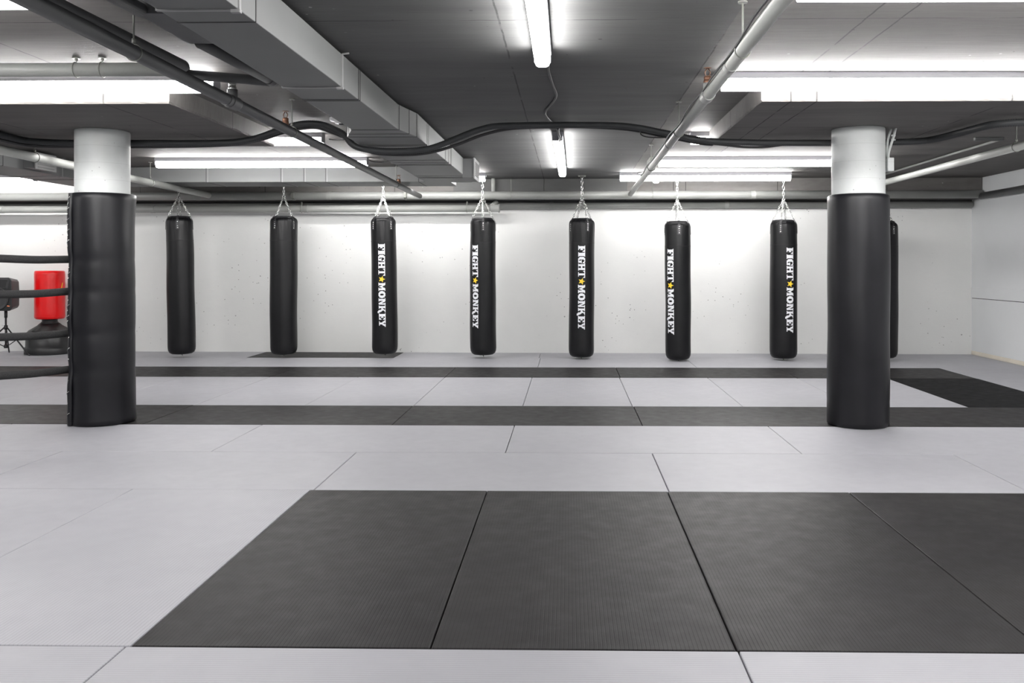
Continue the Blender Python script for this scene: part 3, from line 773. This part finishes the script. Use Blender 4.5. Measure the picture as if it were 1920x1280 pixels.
# ------------------------------------------------------------------ ducts
def duct_section(parent, xl, xr, y0, y1, z0, z1, seams, flanges=(), name='duct_section'):
    bm = NB()
    if not isinstance(xl, tuple): xl = (xl, xl)
    if not isinstance(xr, tuple): xr = (xr, xr)
    vs_ = [bm.verts.new(v) for v in ((xl[0], y0, z0), (xr[0], y0, z0), (xr[0], y0, z1), (xl[0], y0, z1), (xl[1], y1, z0), (xr[1], y1, z0), (xr[1], y1, z1), (xl[1], y1, z1))]
    for q in ((0,1,2,3), (4,7,6,5), (0,4,5,1), (1,5,6,2), (2,6,7,3), (3,7,4,0)): bm.faces.new([vs_[i] for i in q])
    s = obj(name, bm, 'duct', parent, .004)
    for y in seams:
        u = (y-y0)/(y1-y0); a = xl[0]+(xl[1]-xl[0])*u; b = xr[0]+(xr[1]-xr[0])*u
        bm = NB(); add_box(bm, a-.0025, b+.0025, y-.004, y+.004, z0-.0025, z1); obj('joint', bm, 'seam', s)
    for y in flanges:
        u = (y-y0)/(y1-y0); a = xl[0]+(xl[1]-xl[0])*u; b = xr[0]+(xr[1]-xr[0])*u
        bm = NB(); add_box(bm, a-.006, b+.006, y-.010, y+.010, z0-.006, z1); add_tube(bm, [(b, y, z1), (b+.04, y, z1+.005)], .006, 6); add_box(bm, b-.03, b+.008, y-.012, y+.012, z0-.014, z0)
        obj('flange', bm, 'flange', s, .002)
    return s
ZD = CAMH+1.0; ZT = 2.445
T = thing('air_duct', 'big rectangular grey air duct running from the top left to the back wall', 'duct', (-1.4, 6, 2.26), 0, None)
T.location = (0, 0, 0)
xa = -1.285; xlft = -1.585
duct_section(T, (xlft-.03, -1.60), (xa-.02, -1.255), 2.0, 6.50, ZD, ZT, (3.25, 3.62, 4.95, 5.32, 5.36), (3.44, 4.95))
duct_section(T, (-1.60, -1.735), (-1.255, -1.18), 6.50, 6.90, ZD, ZT, (6.52, 6.72, 6.88))
duct_section(T, (-1.735, -1.72), (-1.18, -1.16), 6.90, 10.68, CAMH+1.0, ZT, (7.35, 7.42, 8.40, 8.75, 8.82, 9.90, 10.05, 10.12), (8.62,))
# outlet box near the end
bm = NB(); add_box(bm, -1.17, -1.05, 9.74, 10.24, CAMH+.965, CAMH+1.175); ob = obj('outlet_box', bm, 'duct', T, .003)
bm = NB(); add_box(bm, -1.052, -1.035, 9.73, 10.25, CAMH+.955, CAMH+1.185); obj('outlet_frame', bm, 'flange', ob, .002)
bm = NB(); add_box(bm, -1.036, -1.033, 9.80, 10.18, CAMH+.99, CAMH+1.15)
for k in range(8): add_box(bm, -1.034, -1.029, 9.80, 10.18, CAMH+.995+k*.02, CAMH+1.0+k*.02)
obj('grille', bm, 'grille', ob)
# cross duct
T3 = thing('air_duct', 'grey air duct running across below the long left batten light', 'duct', (0,0,0))
bm = NB(); add_box(bm, -5.68, -1.45, 10.80, 11.42, CAMH+1.02, HC-.004); s3 = obj('duct_section', bm, 'duct', T3, .004)
for px in (388, 528, 571, 612):
    x = P(px, 330, 10.8).x
    for dx in (-.010, .010):
        bm = NB(); add_box(bm, x+dx-.0035, x+dx+.0035, 10.797, 11.42, CAMH+1.017, HC-.004); obj('joint', bm, 'flange' if dx > 0 else 'seam', s3)
bm = NB(); add_box(bm, P(785, 330, 10.8).x-.004, P(785, 330, 10.8).x+.004, 10.797, 11.42, CAMH+1.017, HC-.004); obj('joint', bm, 'seam', s3)
# far left duct
T2 = thing('air_duct', 'grey air duct at the far left, partly hidden by the left column', 'duct', (0,0,0))
duct_section(T2, (-6.32, -6.32), (-5.72, -5.72), 5.5, 11.4, CAMH+1.005, HC-.004, (7.4, 8.85, 10.25, 10.32), (9.9,))
bm = NB(); add_box(bm, -5.73, -5.59, 9.18, 9.52, CAMH+1.02, CAMH+1.175); ob = obj('outlet_box', bm, 'duct', T2, .003)
bm = NB(); add_box(bm, -5.592, -5.575, 9.16, 9.54, CAMH+1.01, CAMH+1.185); obj('outlet_frame', bm, 'flange', ob, .002)
bm = NB()
for k in range(5): add_box(bm, -5.576, -5.572, 9.20, 9.50, CAMH+1.03+k*.03, CAMH+1.036+k*.03)
obj('grille', bm, 'grille', ob)

# ------------------------------------------------------------------ small ceiling things
c = PH(640, 226, HC-.02)
t = thing('smoke_detector', 'round white smoke detector on the ceiling left of the big duct', 'smoke detector', (c.x, c.y, HC))
bm = NB(); add_lathe(bm, [(.095, 0), (.095, -.016), (.088, -.026), (.055, -.032), (.05, -.045), (0, -.048)], 28); obj('casing', bm, 'white_plastic', t)
bm = NB(); add_lathe(bm, [(.022, -.046), (.018, -.056), (0, -.058)], 14); obj('sensor', bm, 'plastic_matte', t)
c = P(1230, 340, 12.0)
t = thing('sounder', 'small round white device under the far right batten light', 'detector', (c.x, c.y, c.z))
bm = NB(); add_lathe(bm, [(.0, -.03), (.03, -.028), (.045, -.015), (.045, .01), (.03, .02)], 20); obj('casing', bm, 'white_plastic', t)
bm = NB(); add_tube(bm, [(0, 0, .02), (0, 0, HC-c.z)], .012, 8); obj('stem', bm, 'white_plastic', t)
# junction box and hoses on the right column
t = thing('switch_box', 'pale switch box on the upper right side of the right column', 'switch box', (0,0,0))
jx = colR.x+.203
a = P(1665, 297, 7.02); b = P(1665, 322, 7.02)
bm = NB(); add_box(bm, jx-.002, jx+.048, 6.96, 7.04, b.z, a.z); obj('box', bm, 'column', t, .004)
bm = NB(); add_tube(bm, catmull([P(1666, 300, 7.0), P(1666, 288, 7.0), P(1671, 270, 7.0), P(1676, 255, 7.0), P(1679, 242, 7.0)]+[Vector((P(1681, 236, 7.0).x, 7.0, HP))], 6), .010, 8); obj('flexible_hose', bm, 'column', t)
bm = NB(); add_tube(bm, catmull([P(1663, 298, 7.03), P(1663, 285, 7.03), P(1665, 262, 7.03), P(1670, 244, 7.03), Vector((P(1671, 238, 7.03).x, 7.03, HP))], 6), .009, 8); obj('flexible_hose', bm, 'column', t)
for py in (254, 262): 
    q = P(1676, py, 7.0); bm = NB(); add_tube(bm, [q-Vector((.02,0,0)), q+Vector((.012,0,.0))], .007, 6); obj('clip', bm, 'column', t)

# ------------------------------------------------------------------ speaker on stand
sx, sy = P(11, 560, 12.25).x, 12.25
top = P(11, 520, 12.1).z; bot = P(11, 583, 12.1).z
t = thing('speaker_stand', 'black tripod stand under the loudspeaker at the left edge', 'speaker stand', (sx, sy, 0))
bm = NB(); add_tube(bm, [(0,0,.12), (0,0,bot-.07)], .013, 12); obj('pole', bm, 'plastic', t)
bm = NB(); add_tube(bm, [(0,0,bot-.10), (0,0,bot+.0)], .020, 12); obj('collar', bm, 'plastic', t)
bm = NB(); add_tube(bm, [(0,0,.10), (0,0,.15)], .024, 12); add_tube(bm, [(0,0,.36), (0,0,.42)], .024, 12); obj('hub', bm, 'plastic', t)
for k, a in enumerate((-.25, math.pi*2/3-.25+.2, -math.pi*2/3-.25)):
    ca, sa = math.cos(a), math.sin(a)
    bm = NB(); add_tube(bm, [(ca*.02, sa*.02, .39), (ca*.40, sa*.40, .012)], .010, 8); l = obj('leg', bm, 'plastic', t)
    bm = NB(); add_tube(bm, [(ca*.39, sa*.39, .022), (ca*.415, sa*.415, .010)], .010, 8); obj('rubber_foot', bm, 'plastic_matte', l)
    bm = NB(); add_tube(bm, [(ca*.02, sa*.02, .125), (ca*.19, sa*.19, .222)], .006, 6); obj('brace', bm, 'plastic', t)
t = thing('loudspeaker', 'black loudspeaker with horn on a tripod stand at the left edge', 'loudspeaker', (sx-.02, sy, bot))
hgt = top-bot; hw = .205
bm = NB()
fr = [(-hw, 0), (-hw+.03, -.0), (hw-.03, -.0), (hw, .03), (hw, hgt-.03), (hw-.04, hgt), (-hw+.04, hgt), (-hw, hgt-.03)]
fr = [(-hw+.04, 0), (hw-.04, 0), (hw-.005, .04), (hw, hgt*.5), (hw-.012, hgt-.04), (hw-.05, hgt), (-hw+.05, hgt), (-hw+.012, hgt-.04), (-hw, hgt*.5), (-hw+.005, .04)]
f1 = [bm.verts.new((x, -.15, z)) for x, z in fr]; f2 = [bm.verts.new((x*.62, .14, hgt/2+(z-hgt/2)*.86)) for x, z in fr]
bm.faces.new(f1); bm.faces.new(f2[::-1])
for k in range(len(fr)): bm.faces.new((f1[k], f2[k], f2[(k+1) % len(fr)], f1[(k+1) % len(fr)]))
obj('cabinet', bm, 'plastic', t, .012, 3)
bm = NB(); add_lathe(bm, [(.152, 0), (.158, .008), (.150, .016), (.135, .006), (.06, -.02), (.045, -.005), (0, .004)], 36); w_ = obj('woofer', bm, 'plastic_matte', t)
w_.location = (.0, -.152, .17); w_.rotation_euler = (math.pi/2, 0, 0)
bm = NB()
o1 = [bm.verts.new(v) for v in ((-.15, -.156, hgt-.03), (.15, -.156, hgt-.03), (.12, -.156, hgt-.14), (-.12, -.156, hgt-.14))]
o2 = [bm.verts.new(v) for v in ((-.17, -.150, hgt-.015), (.17, -.150, hgt-.015), (.14, -.150, hgt-.155), (-.14, -.150, hgt-.155))]
o3 = [bm.verts.new(v) for v in ((-.03, -.10, hgt-.06), (.03, -.10, hgt-.06), (.03, -.10, hgt-.11), (-.03, -.10, hgt-.11))]
for a, b in ((o2, o1), (o1, o3)):
    for k in range(4): bm.faces.new((a[k], a[(k+1) % 4], b[(k+1) % 4], b[k]))
bm.faces.new(o3); obj('horn', bm, 'plastic_matte', t)
bm = NB(); q = P(16, 573.5, 12.09); lx, lz = q.x-(sx-.02), q.z-bot
vs_ = [bm.verts.new((lx+u*.024, -.163, lz+v*.010)) for u, v in ((-1, 0), (-.3, 1), (.1, .3), (1, .6), (.4, -.2), (.9, -1), (-.4, -.7))]
ctr = bm.verts.new((lx, -.163, lz))
for k in range(7): bm.faces.new((ctr, vs_[k], vs_[(k+1) % 7]))
o = obj('badge', bm, 'orange', t); o.modifiers.new('thick', 'SOLIDIFY').thickness = .003

# ------------------------------------------------------------------ freestanding bag
bx_, by_ = P(91, 560, 12.5).x, 12.53
t = thing('freestanding_bag', 'red freestanding punching bag on a black base behind the ropes', 'freestanding bag', (bx_, by_, 0))
zt = P(91, 507.5, 12.45).z; zb = P(91, 598, 12.45).z
bm = NB(); R = .196
add_lathe(bm, [(0, zb), (R*.9, zb), (R*.98, zb+.012), (R, zb+.04)]+[(R, zb+.04+(zt-zb-.08)*i/12) for i in range(1, 13)]+[(R*.98, zt-.012), (R*.92, zt), (0, zt+.002)], 48, lambda th, z, r: r+.0015*math.sin(z*60))
obj('padded_cylinder', bm, 'red', t)
bm = NB()
for z in (zt-.045, zb+.035): add_tube(bm, [((R+.001)*math.cos(k*math.pi/24), (R+.001)*math.sin(k*math.pi/24), z) for k in range(48)], .0025, 5, closed=True)
obj('piping', bm, 'red', t)
bm = NB(); q = P(115, 538, 12.4); zz = q.z
for k in range(6):
    a = -.28+k*.03
    pts_ = [((R+.001)*math.cos(a), (R+.001)*math.sin(a), zz+(-.06+.02*k)), ((R+.001)*math.cos(a+.03), (R+.001)*math.sin(a+.03), zz+(-.06+.02*(k+1)))]
    add_tube(bm, pts_, .006, 5)
obj('yellow_mark', bm, 'yellow_print', t)
bm = NB(); add_lathe(bm, [(.07, .40), (.115, .43), (.115, .445), (.10, .455), (.10, .485), (.115, .49), (.115, zb-.001)], 32); obj('neck', bm, 'plastic', t)
RB = .315
bm = NB(); add_lathe(bm, [(RB, 0), (RB+.006, .01), (RB+.006, .085), (RB-.002, .10), (RB-.010, .105), (RB-.014, .25), (RB-.02, .30), (RB-.05, .335), (.16, .40), (.125, .435), (0, .44)], 64,
   lambda th, z, r: r-(.014 if (.12 < z < .38 and abs(((th*6/(2*math.pi)+.3) % 1)-.5) < .06) else 0)); obj('base', bm, 'plastic', t)
